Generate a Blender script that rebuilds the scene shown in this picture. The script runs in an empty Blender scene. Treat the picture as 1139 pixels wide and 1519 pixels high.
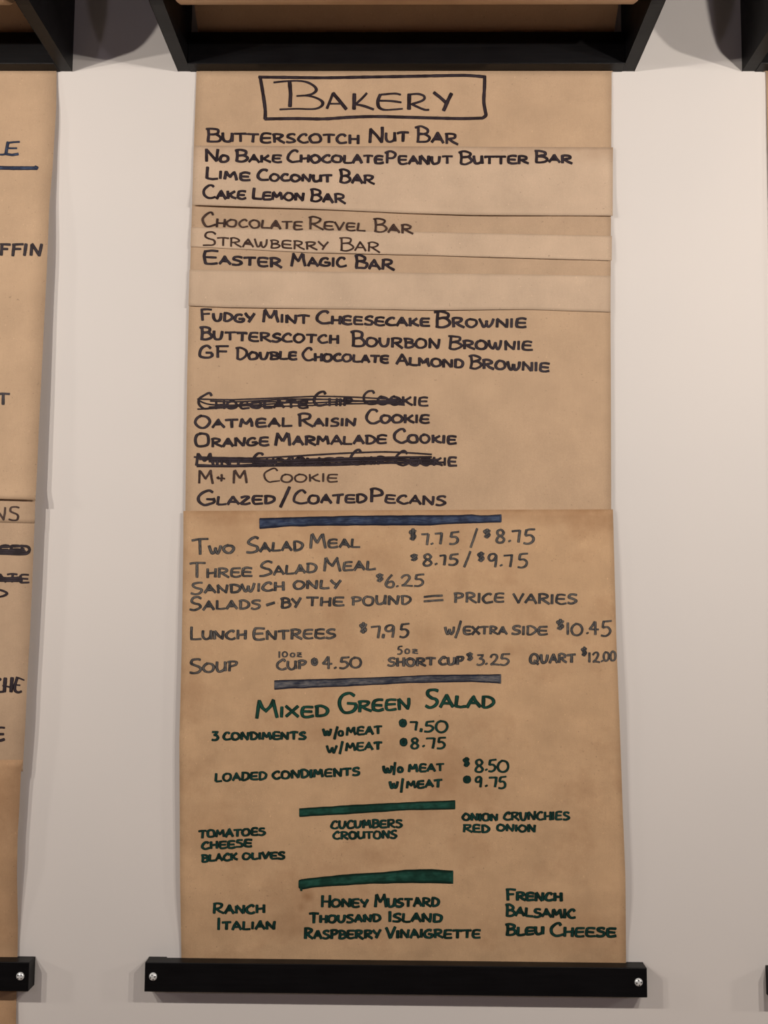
import bpy, math, random
from math import sin, cos, pi, radians
from mathutils import Matrix, Vector, noise

# ------------------------------------------------------------------ units
# Worked out in inches on the wall: X right, Y up (0 = underside of the roll
# holders), Z out of the wall.  W() turns that into Blender metres.
IN = 0.0254
Z0 = 2.18                      # height of the holders' underside above the floor (m)
def W(x, y, z): return Vector((x*IN, -z*IN, Z0 + y*IN))

# ------------------------------------------------------------------ camera
FPX = 1526.43                  # focal length in photo pixels (1139 x 1519)
PITCH, YAW, ROLL = 0.0906, 0.0158, 0.008
CX, CY, CZ = -0.1408, -30.9023, 57.2161
def rot(p, y, r):
    return (Matrix.Rotation(y, 3, 'Y') @ Matrix.Rotation(p, 3, 'X') @ Matrix.Rotation(r, 3, 'Z'))
RM = rot(PITCH, YAW, ROLL)     # columns = camera axes in wall coordinates
CC = Vector((CX, CY, CZ))
cam_data = bpy.data.cameras.new('camera')
cam = bpy.data.objects.new('camera', cam_data)
bpy.context.scene.collection.objects.link(cam)
cam_data.sensor_fit = 'VERTICAL'
cam_data.sensor_height = 24.0
cam_data.lens = 24.0*FPX/1519.0
cam_data.clip_start = 0.02
A3 = Matrix(((1, 0, 0), (0, 0, -1), (0, 1, 0)))       # wall axes -> blender axes
cam.matrix_world = Matrix.Translation(W(CX, CY, CZ)) @ (A3 @ RM).to_4x4()
bpy.context.scene.camera = cam

# ------------------------------------------------------------------ world, lamps, exposure
world = bpy.data.worlds.new('world')
bpy.context.scene.world = world
world.use_nodes = True
world.node_tree.nodes['Background'].inputs['Color'].default_value = (0.92, 0.76, 0.84, 1)
world.node_tree.nodes['Background'].inputs['Strength'].default_value = 0.018
def lamp(x, y, z, power, color=(1.0, 0.92, 0.83), r=0.55):
    d = bpy.data.lights.new('pendant_or_fill_bulb', 'POINT')
    d.energy = power; d.color = color; d.shadow_soft_size = r*IN
    o = bpy.data.objects.new('pendant_or_fill_bulb', d)
    o.location = W(x, y, z)
    bpy.context.scene.collection.objects.link(o)
LH, LD = -6.8, 46.0
lamp(-39.0, LH, LD, 25.5); lamp(-53.0, LH, LD, 25.5)
lamp(26.4, LH, LD, 24);  lamp(40.0, LH, LD, 24)
lamp(-125.0, LH, LD, 34, r=3.5); lamp(112.0, LH, LD, 34, r=3.5)      # unseen soft fill lamps, added further out to brighten the lower wall
lamp(-36.0, -9.0, 100.0, 8.5, (0.95, 0.84, 1.0), 1.5)       # the next row of pendants, deeper in the room
lamp(33.0, -9.0, 100.0, 8.5, (0.95, 0.84, 1.0), 1.5)
sc = bpy.context.scene
sc.view_settings.view_transform = 'Standard'
sc.view_settings.look = 'None'
sc.view_settings.gamma = 1
sc.view_settings.use_curve_mapping = False
sc.view_settings.exposure = 0.05

# ------------------------------------------------------------------ helpers
COL = sc.collection
random.seed(7)
def unproj(px, py, z=0.0):
    d = RM @ Vector(((px-569.5)/FPX, -(py-759.5)/FPX, -1.0))
    return CC + d*((z-CC.z)/d.z)
def on_surface(px, py, zf):
    z = 0.2
    for _ in range(5):
        p = unproj(px, py, z); z = zf(p.x, p.y)
    return unproj(px, py, z)
def mesh_obj(name, verts, faces, mat, parent=None, uvs=None, smooth=False):
    me = bpy.data.meshes.new(name)
    me.from_pydata([tuple(v) for v in verts], [], faces)
    if uvs:
        uv = me.uv_layers.new(name='UVMap')
        for i, l in enumerate(me.loops): uv.data[i].uv = uvs[l.vertex_index]
    if smooth:
        me.polygons.foreach_set('use_smooth', [True]*len(me.polygons))
    me.materials.append(mat); me.update()
    o = bpy.data.objects.new(name, me); COL.objects.link(o)
    if parent: o.parent = parent
    return o
def empty(name, loc):
    o = bpy.data.objects.new(name, None); o.empty_display_size = 0.05
    o.location = loc; COL.objects.link(o); return o
def tag(o, label, cat, group=None):
    o['label'] = label; o['category'] = cat
    if group: o['group'] = group
    return o
def adopt(o, root):            # parent a mesh written in world coordinates to a placed Empty
    o.parent = root
    o.matrix_parent_inverse = Matrix.Translation(-root.location)
    return o

# ------------------------------------------------------------------ materials
def new_mat(name):
    m = bpy.data.materials.new(name); m.use_nodes = True
    nt = m.node_tree; b = nt.nodes['Principled BSDF']
    return m, nt, b
def N(nt, t, **kw):
    n = nt.nodes.new(t)
    for k, v in kw.items():
        if k in n.inputs: n.inputs[k].default_value = v
        else: setattr(n, k, v)
    return n
def coords(nt, scale=(1, 1, 1)):
    tc = N(nt, 'ShaderNodeNewGeometry'); mp = N(nt, 'ShaderNodeMapping')
    mp.inputs['Scale'].default_value = scale
    nt.links.new(tc.outputs['Position'], mp.inputs['Vector']); return mp.outputs['Vector']
def noise_tex(nt, vec, scale, detail=3, rough=0.5):
    n = N(nt, 'ShaderNodeTexNoise', Scale=scale, Detail=detail, Roughness=rough)
    nt.links.new(vec, n.inputs['Vector']); return n.outputs['Fac']
def ramp(nt, fac, stops):
    r = N(nt, 'ShaderNodeValToRGB'); e = r.color_ramp.elements
    while len(e) < len(stops): e.new(0.5)
    for el, (p, c) in zip(e, stops): el.position = p; el.color = (*c, 1)
    nt.links.new(fac, r.inputs['Fac']); return r.outputs['Color']
def mix(nt, fac, a, b, mode='MIX'):
    m = N(nt, 'ShaderNodeMix', data_type='RGBA', blend_type=mode)
    if isinstance(fac, float): m.inputs[0].default_value = fac
    else: nt.links.new(fac, m.inputs[0])
    for s, v in ((6, a), (7, b)):
        if isinstance(v, tuple): m.inputs[s].default_value = (*v, 1)
        else: nt.links.new(v, m.inputs[s])
    return m.outputs[2]
def bump(nt, b, h, strength, dist):
    n = N(nt, 'ShaderNodeBump', Strength=strength, Distance=dist)
    nt.links.new(h, n.inputs['Height']); nt.links.new(n.outputs['Normal'], b.inputs['Normal'])
def srgb(r, g, b):
    f = lambda c: (c/255/12.92) if c/255 <= .04045 else ((c/255+.055)/1.055)**2.4
    return (f(r), f(g), f(b))

def wall_material():
    m, nt, b = new_mat('painted_wall')
    v = coords(nt)
    n1 = noise_tex(nt, v, 3.0, 2); n2 = noise_tex(nt, v, 900.0, 2)
    c = ramp(nt, n1, [(0.3, (0.665, 0.628, 0.60)), (0.7, (0.695, 0.65, 0.615))])
    nt.links.new(c, b.inputs['Base Color'])
    b.inputs['Roughness'].default_value = 0.7
    b.inputs['Specular IOR Level'].default_value = 0.25
    bump(nt, b, n2, 0.12, 0.0006)
    return m
def kraft(name, base, stain=0.0, crumple=0.15, off=0.0, bands=(), spots=()):
    m, nt, b = new_mat(name)
    v = coords(nt); vs = coords(nt, (1.0, 1.0, 0.12)); vh = coords(nt, (0.25, 1, 1.0))
    mott = noise_tex(nt, v, 14+off, 4, 0.6)
    fib = noise_tex(nt, vs, 420, 2); fibh = noise_tex(nt, vh, 500, 2); fine = noise_tex(nt, v, 1500, 2)
    d = tuple(x*0.90 for x in base); l = tuple(min(1, x*1.08) for x in base)
    c = ramp(nt, mott, [(0.3, d), (0.72, l)])
    c = mix(nt, 0.12, c, ramp(nt, fib, [(0.3, (0.86, 0.85, 0.84)), (0.7, (1.08, 1.08, 1.08))]), 'MULTIPLY')
    c = mix(nt, 0.07, c, ramp(nt, fibh, [(0.25, (0.86, 0.85, 0.84)), (0.75, (1.1, 1.1, 1.1))]), 'MULTIPLY')
    c = mix(nt, 0.75, c, ramp(nt, fine, [(0.2, (0.8, 0.79, 0.78)), (0.8, (1.12, 1.12, 1.12))]), 'MULTIPLY')
    # specks: dark fibres and pale flecks
    sp = noise_tex(nt, v, 330, 1, 0.4)
    c = mix(nt, ramp(nt, sp, [(0.20, (0.75,)*3), (0.27, (0,)*3)]), c, tuple(x*0.55 for x in base))
    sp2 = noise_tex(nt, coords(nt, (1, 1, 0.6)), 370, 1, 0.4)
    c = mix(nt, ramp(nt, sp2, [(0.74, (0,)*3), (0.82, (0.6,)*3)]), c, tuple(min(1, x*1.35) for x in base))
    if stain:
        st = noise_tex(nt, v, 7.5, 6, 0.68)
        c = mix(nt, ramp(nt, st, [(0.50, (0,)*3), (0.72, (stain,)*3)]), c, (base[0]*.62, base[1]*.52, base[2]*.45))
    dirt = (base[0]*.60, base[1]*.50, base[2]*.42)
    if bands or spots:
        geo = N(nt, 'ShaderNodeNewGeometry'); sx = N(nt, 'ShaderNodeSeparateXYZ')
        nt.links.new(geo.outputs['Position'], sx.inputs['Vector'])
        wob = noise_tex(nt, v, 28, 4, 0.65)
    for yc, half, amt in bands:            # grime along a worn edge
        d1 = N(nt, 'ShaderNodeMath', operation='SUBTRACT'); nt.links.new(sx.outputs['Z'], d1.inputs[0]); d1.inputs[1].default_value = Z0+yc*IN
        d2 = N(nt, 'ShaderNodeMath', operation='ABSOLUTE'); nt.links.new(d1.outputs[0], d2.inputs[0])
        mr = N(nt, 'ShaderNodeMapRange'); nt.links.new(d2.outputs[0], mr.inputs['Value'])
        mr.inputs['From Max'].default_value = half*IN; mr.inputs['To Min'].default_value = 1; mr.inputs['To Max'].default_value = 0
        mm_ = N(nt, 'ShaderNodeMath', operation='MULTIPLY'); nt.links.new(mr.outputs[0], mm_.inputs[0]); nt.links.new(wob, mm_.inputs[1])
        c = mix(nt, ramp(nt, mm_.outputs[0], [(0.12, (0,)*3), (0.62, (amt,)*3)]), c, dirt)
    for X, Y, r, amt in spots:             # single stains
        dv = N(nt, 'ShaderNodeVectorMath', operation='DISTANCE'); nt.links.new(geo.outputs['Position'], dv.inputs[0])
        dv.inputs[1].default_value = (X*IN, -.25*IN, Z0+Y*IN)
        mr = N(nt, 'ShaderNodeMapRange'); nt.links.new(dv.outputs['Value'], mr.inputs['Value'])
        mr.inputs['From Max'].default_value = r*IN; mr.inputs['To Min'].default_value = 1; mr.inputs['To Max'].default_value = 0
        mm_ = N(nt, 'ShaderNodeMath', operation='MULTIPLY'); nt.links.new(mr.outputs[0], mm_.inputs[0]); nt.links.new(wob, mm_.inputs[1])
        c = mix(nt, ramp(nt, mm_.outputs[0], [(0.10, (0,)*3), (0.5, (amt,)*3)]), c, dirt)
    nt.links.new(c, b.inputs['Base Color'])
    b.inputs['Roughness'].default_value = 0.78
    b.inputs['Specular IOR Level'].default_value = 0.2
    cr = noise_tex(nt, v, 9, 3, 0.55); add = N(nt, 'ShaderNodeMath', operation='MULTIPLY_ADD')
    nt.links.new(fine, add.inputs[0]); add.inputs[1].default_value = 0.03
    nt.links.new(cr, add.inputs[2])
    bump(nt, b, add.outputs[0], crumple, 0.012)
    return m
def ink(name, edge, core, streak, amt):
    m, nt, b = new_mat(name)
    uv = N(nt, 'ShaderNodeUVMap', uv_map='UVMap'); sep = N(nt, 'ShaderNodeSeparateXYZ')
    nt.links.new(uv.outputs['UV'], sep.inputs['Vector'])
    a = N(nt, 'ShaderNodeMath', operation='MULTIPLY_ADD'); nt.links.new(sep.outputs['Y'], a.inputs[0])
    a.inputs[1].default_value = 2; a.inputs[2].default_value = -1
    ab = N(nt, 'ShaderNodeMath', operation='ABSOLUTE'); nt.links.new(a.outputs[0], ab.inputs[0])
    mp = N(nt, 'ShaderNodeMapping'); mp.inputs['Scale'].default_value = (1.0, 5.0, 1.0)
    nt.links.new(uv.outputs['UV'], mp.inputs['Vector'])
    sn = noise_tex(nt, mp.outputs['Vector'], 1.6, 4, 0.65)
    core_c = mix(nt, ramp(nt, sn, [(0.5-0.12, (0,)*3), (0.5+0.14, (amt,)*3)]), core, streak)
    blot = noise_tex(nt, coords(nt), 60, 2)
    core_c = mix(nt, ramp(nt, blot, [(0.4, (0,)*3), (0.62, (0.6,)*3)]), core_c, edge)
    c = mix(nt, ramp(nt, ab.outputs[0], [(0.45, (0,)*3), (0.85, (1,)*3)]), core_c, edge)
    nt.links.new(c, b.inputs['Base Color'])
    b.inputs['Roughness'].default_value = 0.5
    b.inputs['Specular IOR Level'].default_value = 0.15
    return m
def black_wood():
    m, nt, b = new_mat('black_painted_wood')
    v = coords(nt, (0.06, 1, 1)); g = noise_tex(nt, v, 260, 4, 0.6); w = noise_tex(nt, coords(nt), 22, 3)
    c = ramp(nt, g, [(0.35, (0.0008, 0.0008, 0.0014)), (0.85, (0.0040, 0.0036, 0.0046))])
    nt.links.new(c, b.inputs['Base Color'])
    r = N(nt, 'ShaderNodeMapRange'); nt.links.new(w, r.inputs['Value'])
    r.inputs['To Min'].default_value = 0.36; r.inputs['To Max'].default_value = 0.55
    nt.links.new(r.outputs[0], b.inputs['Roughness'])
    b.inputs['Specular IOR Level'].default_value = 0.20
    bump(nt, b, g, 0.12, 0.0008)
    return m
def steel():
    m, nt, b = new_mat('zinc_screw')
    b.inputs['Base Color'].default_value = (0.88, 0.90, 0.90, 1)
    b.inputs['Metallic'].default_value = 0.45; b.inputs['Roughness'].default_value = 0.3
    n = noise_tex(nt, coords(nt), 900, 2); bump(nt, b, n, 0.1, 0.0005)
    return m
def dark_plain(name, col, rough=0.6):
    m, nt, b = new_mat(name); n = noise_tex(nt, coords(nt), 200, 2)
    nt.links.new(ramp(nt, n, [(0.3, tuple(x*.8 for x in col)), (0.7, tuple(x*1.15 for x in col))]), b.inputs['Base Color'])
    b.inputs['Roughness'].default_value = rough
    return m
M_WALL = wall_material()
M_ROLL = kraft('kraft_roll_paper', (0.50, 0.335, 0.205), 0.0, 0.05)
M_BASE = kraft('kraft_paper', (0.515, 0.357, 0.230), 0.0, 0.18)
M_PALE = kraft('pale_kraft_paper', (0.565, 0.42, 0.30), 0.0, 0.18, 1)
M_PALE_TOP = kraft('pale_kraft_paper_with_creased_top', (0.565, 0.42, 0.30), 0.0, 0.18, 1, [(-4.8, 1.3, .42)])
M_MID = kraft('tan_kraft_paper', (0.485, 0.34, 0.225), 0.0, 0.15, 2)
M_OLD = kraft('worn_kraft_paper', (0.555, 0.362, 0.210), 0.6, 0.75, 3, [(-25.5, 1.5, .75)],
    [(-9.2, -26.2, 3.2, .4), (10.6, -26.0, 2.2, .5), (-5.0, -46.5, .55, .8), (-5.3, -47.1, .4, .8), (5.8, -33.3, .6, .3), (-10.2, -43.0, 2.2, .35), (9.5, -48.2, 2.5, .35)])
M_OLDER = kraft('creased_kraft_paper', (0.47, 0.295, 0.168), 0.6, 0.7, 4)
M_WOOD = black_wood()
M_STEEL = steel()
M_RECESS = dark_plain('screw_recess', (0.02, 0.02, 0.02))
M_CARD = dark_plain('grey_card_core', (0.22, 0.17, 0.12))
K = ink('black_marker_ink', (0.009, 0.004, 0.005), (0.030, 0.021, 0.026), (0.060, 0.046, 0.056), 0.7)
KT = ink('thin_black_marker_ink', (0.018, 0.008, 0.007), (0.050, 0.028, 0.023), (0.12, 0.070, 0.050), 0.8)
NV = ink('faded_navy_marker_ink', (0.005, 0.007, 0.012), (0.028, 0.040, 0.054), (0.23, 0.19, 0.15), 0.95)
NVB = ink('navy_marker_ink', (0.007, 0.009, 0.022), (0.020, 0.032, 0.080), (0.075, 0.10, 0.15), 0.9)
NVG = ink('worn_navy_marker_ink', (0.010, 0.012, 0.024), (0.045, 0.053, 0.078), (0.19, 0.175, 0.165), 0.95)
GR = ink('green_marker_ink', (0.003, 0.009, 0.006), (0.007, 0.034, 0.027), (0.014, 0.075, 0.062), 0.7)
GRL = ink('bright_green_marker_ink', (0.003, 0.012, 0.008), (0.009, 0.056, 0.036), (0.016, 0.085, 0.062), 0.7)
GRB = ink('green_marker_band_ink', (0.003, 0.014, 0.009), (0.010, 0.060, 0.042), (0.03, 0.11, 0.08), 0.6)

# ------------------------------------------------------------------ pen strokes
# every glyph: (width, [strokes]) in a unit-high box; '~' = curved stroke
G = {
 'A': (.86, ['0,0 .22,.48 .46,1', '.44,1 .62,.55 .9,0', '.2,.36 .7,.34']),
 'B': (.78, ['.12,.98 .14,.5 .1,0', '~-.02,.96 .3,1.02 .68,.9 .66,.66 .42,.56 .16,.52', '~.2,.54 .56,.52 .82,.32 .7,.08 .38,-.02 .06,.02']),
 'C': (.80, ['~.74,.84 .6,1 .34,.92 .08,.6 .06,.26 .3,.02 .56,0 .86,.1']),
 'D': (.82, ['.12,.96 .1,0', '~0,.95 .36,1 .74,.78 .84,.46 .66,.14 .34,.0 .08,.02']),
 'E': (.80, ['~.84,.94 .5,1 .16,.94', '~.16,.94 .08,.6 .08,.2 .2,.02 .5,-.02 .86,.04', '.1,.5 .78,.48']),
 'F': (.78, ['.12,.96 .14,0', '~0,.94 .4,1 .86,.98', '.14,.54 .7,.56']),
 'G': (.90, ['~.78,.86 .56,1 .26,.88 .06,.56 .08,.2 .34,0 .66,.02 .86,.2 .88,.4', '.88,.4 .46,.42']),
 'H': (.80, ['.1,1 .08,0', '.78,1 .76,0', '.08,.5 .78,.52']),
 'I': (.22, ['.12,1 .1,0']),
 'J': (.55, ['~.45,1 .46,.3 .25,0 .02,.15']),
 'K': (.84, ['.1,1 .1,0', '.76,.98 .4,.66 .14,.44', '.26,.52 .56,.2 .9,.02']),
 'L': (.70, ['.12,1 .08,.5 .06,.04', '.06,.04 .4,.0 .78,.04']),
 'M': (1.05, ['.04,0 .14,.98', '.14,.98 .34,.6 .5,.36', '.5,.36 .68,.66 .84,.98', '.84,.98 .92,.5 1.0,0']),
 'N': (.90, ['.08,.98 .08,0', '.1,.98 .44,.48 .78,.02', '.78,.02 .82,.5 .86,1']),
 'O': (.92, ['~.4,.98 .14,.82 .02,.46 .14,.1 .46,-.01 .78,.14 .9,.5 .76,.86 .4,.98 .3,.94']),
 'P': (.78, ['.14,.96 .12,0', '~0,.92 .34,1.02 .72,.9 .72,.64 .5,.5 .14,.44']),
 'Q': (.98, ['~.4,.98 .14,.82 .02,.46 .14,.1 .46,-.01 .78,.14 .9,.5 .76,.86 .4,.98 .3,.94', '.46,.3 .68,.06 .9,-.16']),
 'R': (.88, ['.12,.98 .1,0', '~0,.94 .34,1.02 .74,.9 .72,.64 .46,.52 .16,.46', '.28,.48 .58,.2 .96,-.04']),
 'S': (.74, ['~.74,.9 .52,1.0 .2,.9 .12,.68 .34,.54 .62,.42 .72,.22 .56,.04 .28,-.02 .0,.04']),
 'T': (.86, ['~-.02,.92 .4,.97 .92,.95', '.46,.94 .44,0']),
 'U': (.84, ['~.06,1 .06,.4 .22,.04 .5,.02 .74,.3 .8,.98', '.8,.98 .82,.04']),
 'u': (.84, ['~.06,1 .06,.4 .22,.04 .5,.02 .7,.3 .8,.98']),
 'V': (.84, ['0,1 .22,.5 .42,0', '.42,0 .62,.5 .86,1']),
 'W': (1.1, ['~0,1 .12,.4 .26,.04 .42,.2 .54,.72', '~.54,.72 .6,.2 .76,.02 .94,.4 1.04,1']),
 'X': (.82, ['0,1 .4,.52 .84,0', '.8,1 .4,.48 .0,0']),
 'Y': (.80, ['0,1 .2,.7 .4,.48', '.82,1 .6,.56 .34,0']),
 'Z': (.78, ['~.04,.9 .4,.98 .74,.94', '.74,.94 .36,.46 .04,.04', '~.04,.04 .4,.0 .82,.06']),
 '0': (.92, ['~.42,.98 .14,.82 .02,.46 .14,.1 .46,-.01 .78,.14 .9,.5 .76,.86 .42,.98 .32,.95']),
 '1': (.18, ['.1,1 .09,0']),
 '2': (.82, ['~.02,.74 .2,.96 .5,1 .66,.78 .5,.42 .24,.16 .04,.02', '~.04,.02 .4,.04 .86,.0']),
 '3': (.72, ['~.06,.94 .6,.96 .6,.94', '~.6,.94 .44,.72 .3,.58 .58,.52 .7,.28 .52,.04 .22,-.02 .02,.06']),
 '4': (.86, ['.5,.98 .26,.66 .02,.4', '.02,.4 .4,.38 .84,.4', '.54,1 .54,0']),
 '5': (.80, ['.28,.96 .5,.98 .86,1', '.28,.96 .22,.78 .2,.56', '~.2,.56 .54,.58 .76,.38 .68,.12 .4,-.02 .08,.02']),
 '6': (.82, ['~.56,1 .26,.7 .06,.3 .2,.02 .54,0 .72,.22 .58,.44 .3,.42 .12,.26']),
 '7': (.78, ['.0,.9 .3,.92 .74,.94', '.74,.94 .68,.5 .6,0']),
 '8': (.80, ['~.7,.84 .46,1 .16,.88 .2,.64 .54,.46 .74,.24 .56,.02 .2,.0 .06,.2 .28,.46 .6,.62 .72,.84']),
 '9': (.80, ['~.7,.84 .46,1 .14,.88 .04,.64 .2,.46 .5,.52 .7,.84', '.7,.84 .66,.4 .6,0']),
 '/': (.42, ['.42,1 .22,.5 0,0']),
 '+': (.8, ['~.76,.42 .5,.44 .14,.4 .02,.52 .2,.62', '.44,1 .46,.5 .42,0']),
 '.': (.2, ['.1,.06 .12,.02']), ',': (.2, ['.14,.14 .06,-.14']),
 '$': (.9, ['~.9,.84 .5,.96 .1,.8 .4,.54 .8,.36 .6,.08 .1,.1', '.5,1.12 .48,-.1', '.3,.7 .7,.3', '.3,.3 .7,.7']),
 '*': (.9, ['~.5,.95 .1,.7 .15,.2 .55,.05 .85,.4 .7,.85 .4,.8', '~.35,.6 .5,.3 .65,.6']),
 '-': (1., ['0,.4 1,.6']), '=': (1., ['0,.2 1,.3', '0,.72 1,.85']),
 'z': (.8, ['.1,.9 .75,.9 .1,.1 .85,.0', '.1,.5 .8,.5']),
}
def catmull(P, n=6):
    Q = [P[0]]+P+[P[-1]]; out = []
    for i in range(1, len(Q)-2):
        a, b, c, d = Q[i-1], Q[i], Q[i+1], Q[i+2]
        for k in range(n):
            t = k/n
            out.append(tuple(.5*((2*b[j])+(-a[j]+c[j])*t+(2*a[j]-5*b[j]+4*c[j]-d[j])*t*t+(-a[j]+3*b[j]-3*c[j]+d[j])*t**3) for j in (0, 1)))
    out.append(P[-1]); return out
class Ink:
    """collects pen strokes given in photo pixels and lays them on a sheet"""
    def __init__(s, zf): s.v = []; s.f = []; s.uv = []; s.zf = zf; s.n = 0; s.k = 1.0; s.span = []
    def put(s, px, py, lift):
        p = on_surface(px, py, s.zf); s.v.append(W(p.x, p.y, p.z+lift))
    def stroke(s, pts, w, smooth=False, nib=0.27):
        w = w*s.k; s.span.append((min(p[0] for p in pts), max(p[0] for p in pts), len(s.f)))
        if smooth and len(pts) > 2: pts = catmull(pts)
        # resample
        R = [pts[0]]
        for a, b in zip(pts, pts[1:]):
            L = math.hypot(b[0]-a[0], b[1]-a[1]); k = max(1, int(L/(2.2 if L < 40 else 6)))
            R += [(a[0]+(b[0]-a[0])*(i+1)/k, a[1]+(b[1]-a[1])*(i+1)/k) for i in range(k)]
        if len(R) < 2 or math.hypot(R[0][0]-R[-1][0], R[0][1]-R[-1][1]) < .3 and len(R) < 3:
            R = [R[0], (R[0][0]+.4, R[0][1]+.4)]
        s.n += 1; lift = 0.011+0.00035*(s.n % 24)
        seed = random.random()*100; L = 0; rows = []
        for i, p in enumerate(R):
            a = R[max(0, i-1)]; b = R[min(len(R)-1, i+1)]
            dx, dy = b[0]-a[0], b[1]-a[1]; l = math.hypot(dx, dy) or 1; dx /= l; dy /= l
            ww = w*(1-nib+nib*abs(dy))*(1+.13*noise.noise((seed, L*.13, 0)))
            if i: L += math.hypot(p[0]-R[i-1][0], p[1]-R[i-1][1])
            rows.append((p, (-dy, dx), ww/2, L, (dx, dy)))
        # rounded ends
        def cap(row, sg):
            p, nrm, h, L_, d = row; out = []
            for q, e in ((.95, .45), (.7, .85)):
                out.append(((p[0]+sg*d[0]*h*(1-q)*1.6*e, p[1]+sg*d[1]*h*(1-q)*1.6*e), nrm, h*q, L_, d))
            return out
        rows = cap(rows[0], -1)[::-1]+rows+cap(rows[-1], 1)
        b0 = len(s.v)
        for p, nrm, h, L_, d in rows:
            for sg, vv in ((-1, 0), (1, 1)):
                s.put(p[0]+sg*nrm[0]*h, p[1]+sg*nrm[1]*h, lift); s.uv.append((L_/8+seed, vv))
        for i in range(len(rows)-1):
            s.f.append((b0+2*i, b0+2*i+1, b0+2*i+3, b0+2*i+2))
    def glyph(s, ch, x0, x1, yb, h, w, slope=0, jit=.042, slant=0):
        gw, st = G[ch]
        for k in st:
            sm = k[0] == '~'
            P = [tuple(map(float, q.split(','))) for q in k.lstrip('~').split()]
            P = [(a/gw+random.uniform(-jit, jit), b+random.uniform(-jit, jit)) for a, b in P]
            P = [(x0+(x1-x0)*a+slant*b*h, yb+slope*(x1-x0)*a-b*h) for a, b in P]
            s.stroke(P, w, sm)
    def word(s, t, x0, x1, yb0, yb1, H, h=None, w=3.6, gap=.20, slant=0, cw=1.0):
        """capitals are H high, lower-case letters are small capitals h high"""
        h = h or H
        small = [c.islower() for c in t]
        ws = [G[c.upper()][0]*((h if sm else H*.9)) for c, sm in zip(t, small)]
        gs = gap*h; tot = sum(ws)+gs*(len(t)-1)
        x0 += w*.4; x1 -= w*.4
        k = (x1-x0)/tot; x = x0; prev = None
        for c, sm, cwid in zip(t, small, ws):
            xe = x+cwid*k; f = ((x+xe)/2-x0)/max(1, x1-x0)
            y = yb0+(yb1-yb0)*f - w*.35; hh = (h if sm else H)-w*.7
            hh *= random.uniform(.95, 1.05)
            s.glyph('u' if (c == 'u' or c == 'U') and random.random() < .5 else c.upper(), x, xe, y+random.uniform(-.4, .4), hh, w*random.uniform(.92, 1.08), (yb1-yb0)/max(1, x1-x0), slant=slant)
            if c == 't' and prev and prev[0] == 't':      # double T: one long crossbar
                s.stroke([(prev[1], prev[2]-hh*.95), (xe, y-hh*.95)], w*.8)
            prev = (c, x, y)
            if c == 'a' and random.random() < .55: s.stroke([(x+(xe-x)*.36, y-hh*.5), (x+(xe-x)*.6, y-hh*.46)], w)
            x = xe+gs*k
    def chars(s, items, w=3.0):
        """items: (char, x0, x1, ytop, ybottom)"""
        for c, x0, x1, yt, yb in items:
            if c in '.,': s.stroke([(x0, (yt+yb)/2-.5), (x1, (yt+yb)/2+.6)] if c == '.' else [(x0+1, yt), (x0, yb)], w*1.15, nib=0)
            else: s.glyph(c, x0+w*.4, x1-w*.4, yb-w*.35, yb-yt-w*.7, w, jit=.02)
    def band(s, top, bot, jag=.5):
        """a broad bar filled in with the marker: top and bottom edges as polylines"""
        def at(P, x):
            for a, b in zip(P, P[1:]):
                if x <= b[0]: t = (x-a[0])/(b[0]-a[0]); return a[1]+(b[1]-a[1])*max(0, t)
            return P[-1][1]
        xa = top[0][0]; xb = top[-1][0]; n = int((xb-xa)/4); s.n += 1; b0 = len(s.v); m = 3
        for i in range(n+1):
            x = xa+(xb-xa)*i/n
            yt = at(top, x)+noise.noise((x*.06, 3, s.n))*jag; yb = at(bot, x)+noise.noise((x*.05, 9, s.n))*jag*1.6
            for j in range(m+1):
                s.put(x+(noise.noise((j*1.3, x, 1))*.8 if i in (0, n) else 0), yt+(yb-yt)*j/m, 0.012); s.uv.append(((x-xa)/22, j/m))
        for i in range(n):
            for j in range(m):
                a = b0+i*(m+1)+j; s.f.append((a, a+1, a+m+2, a+m+1))
        # darker outline where the pen turned
        edge = [(xa+1, at(top, xa)+1.2), (xa+1, at(bot, xa)-1.2)]
        s.stroke(edge, 2.6, nib=0)
        s.stroke([(xb-1, at(top, xb)+1.2), (xb-1, at(bot, xb)-1.2)], 2.4, nib=0)
    def done(s, name, mat, parent, label=None):
        labels = (label or '').split(' | '); groups = [s.f]
        if len(labels) > 1:                # words far apart on one line are separate pieces
            sp = sorted(s.span); cuts = []; hi = sp[0][1]
            for a, b, _ in sp[1:]:
                if a-hi > 20: cuts.append((a-hi, (a+hi)/2))
                hi = max(hi, b)
            cuts = sorted(x for _, x in sorted(cuts)[::-1][:len(labels)-1])
            assert len(cuts) == len(labels)-1, label
            groups = [[] for _ in labels]; starts = [q[2] for q in s.span]+[len(s.f)]
            for (a, b, f0), f1 in zip(s.span, starts[1:]):
                groups[sum((a+b)/2 > c for c in cuts)] += s.f[f0:f1]
        for lab, fs in zip(labels, groups):
            used = sorted({i for f in fs for i in f}); m = {i: j for j, i in enumerate(used)}
            o = mesh_obj(name, [s.v[i] for i in used], [tuple(m[i] for i in f) for f in fs], mat, None, [s.uv[i] for i in used])
            if parent.type == 'EMPTY': adopt(o, parent)
            else: o.parent = parent; o.matrix_parent_inverse = parent.matrix_basis.inverted()
            if lab: o['label'] = lab
        return o

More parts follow.
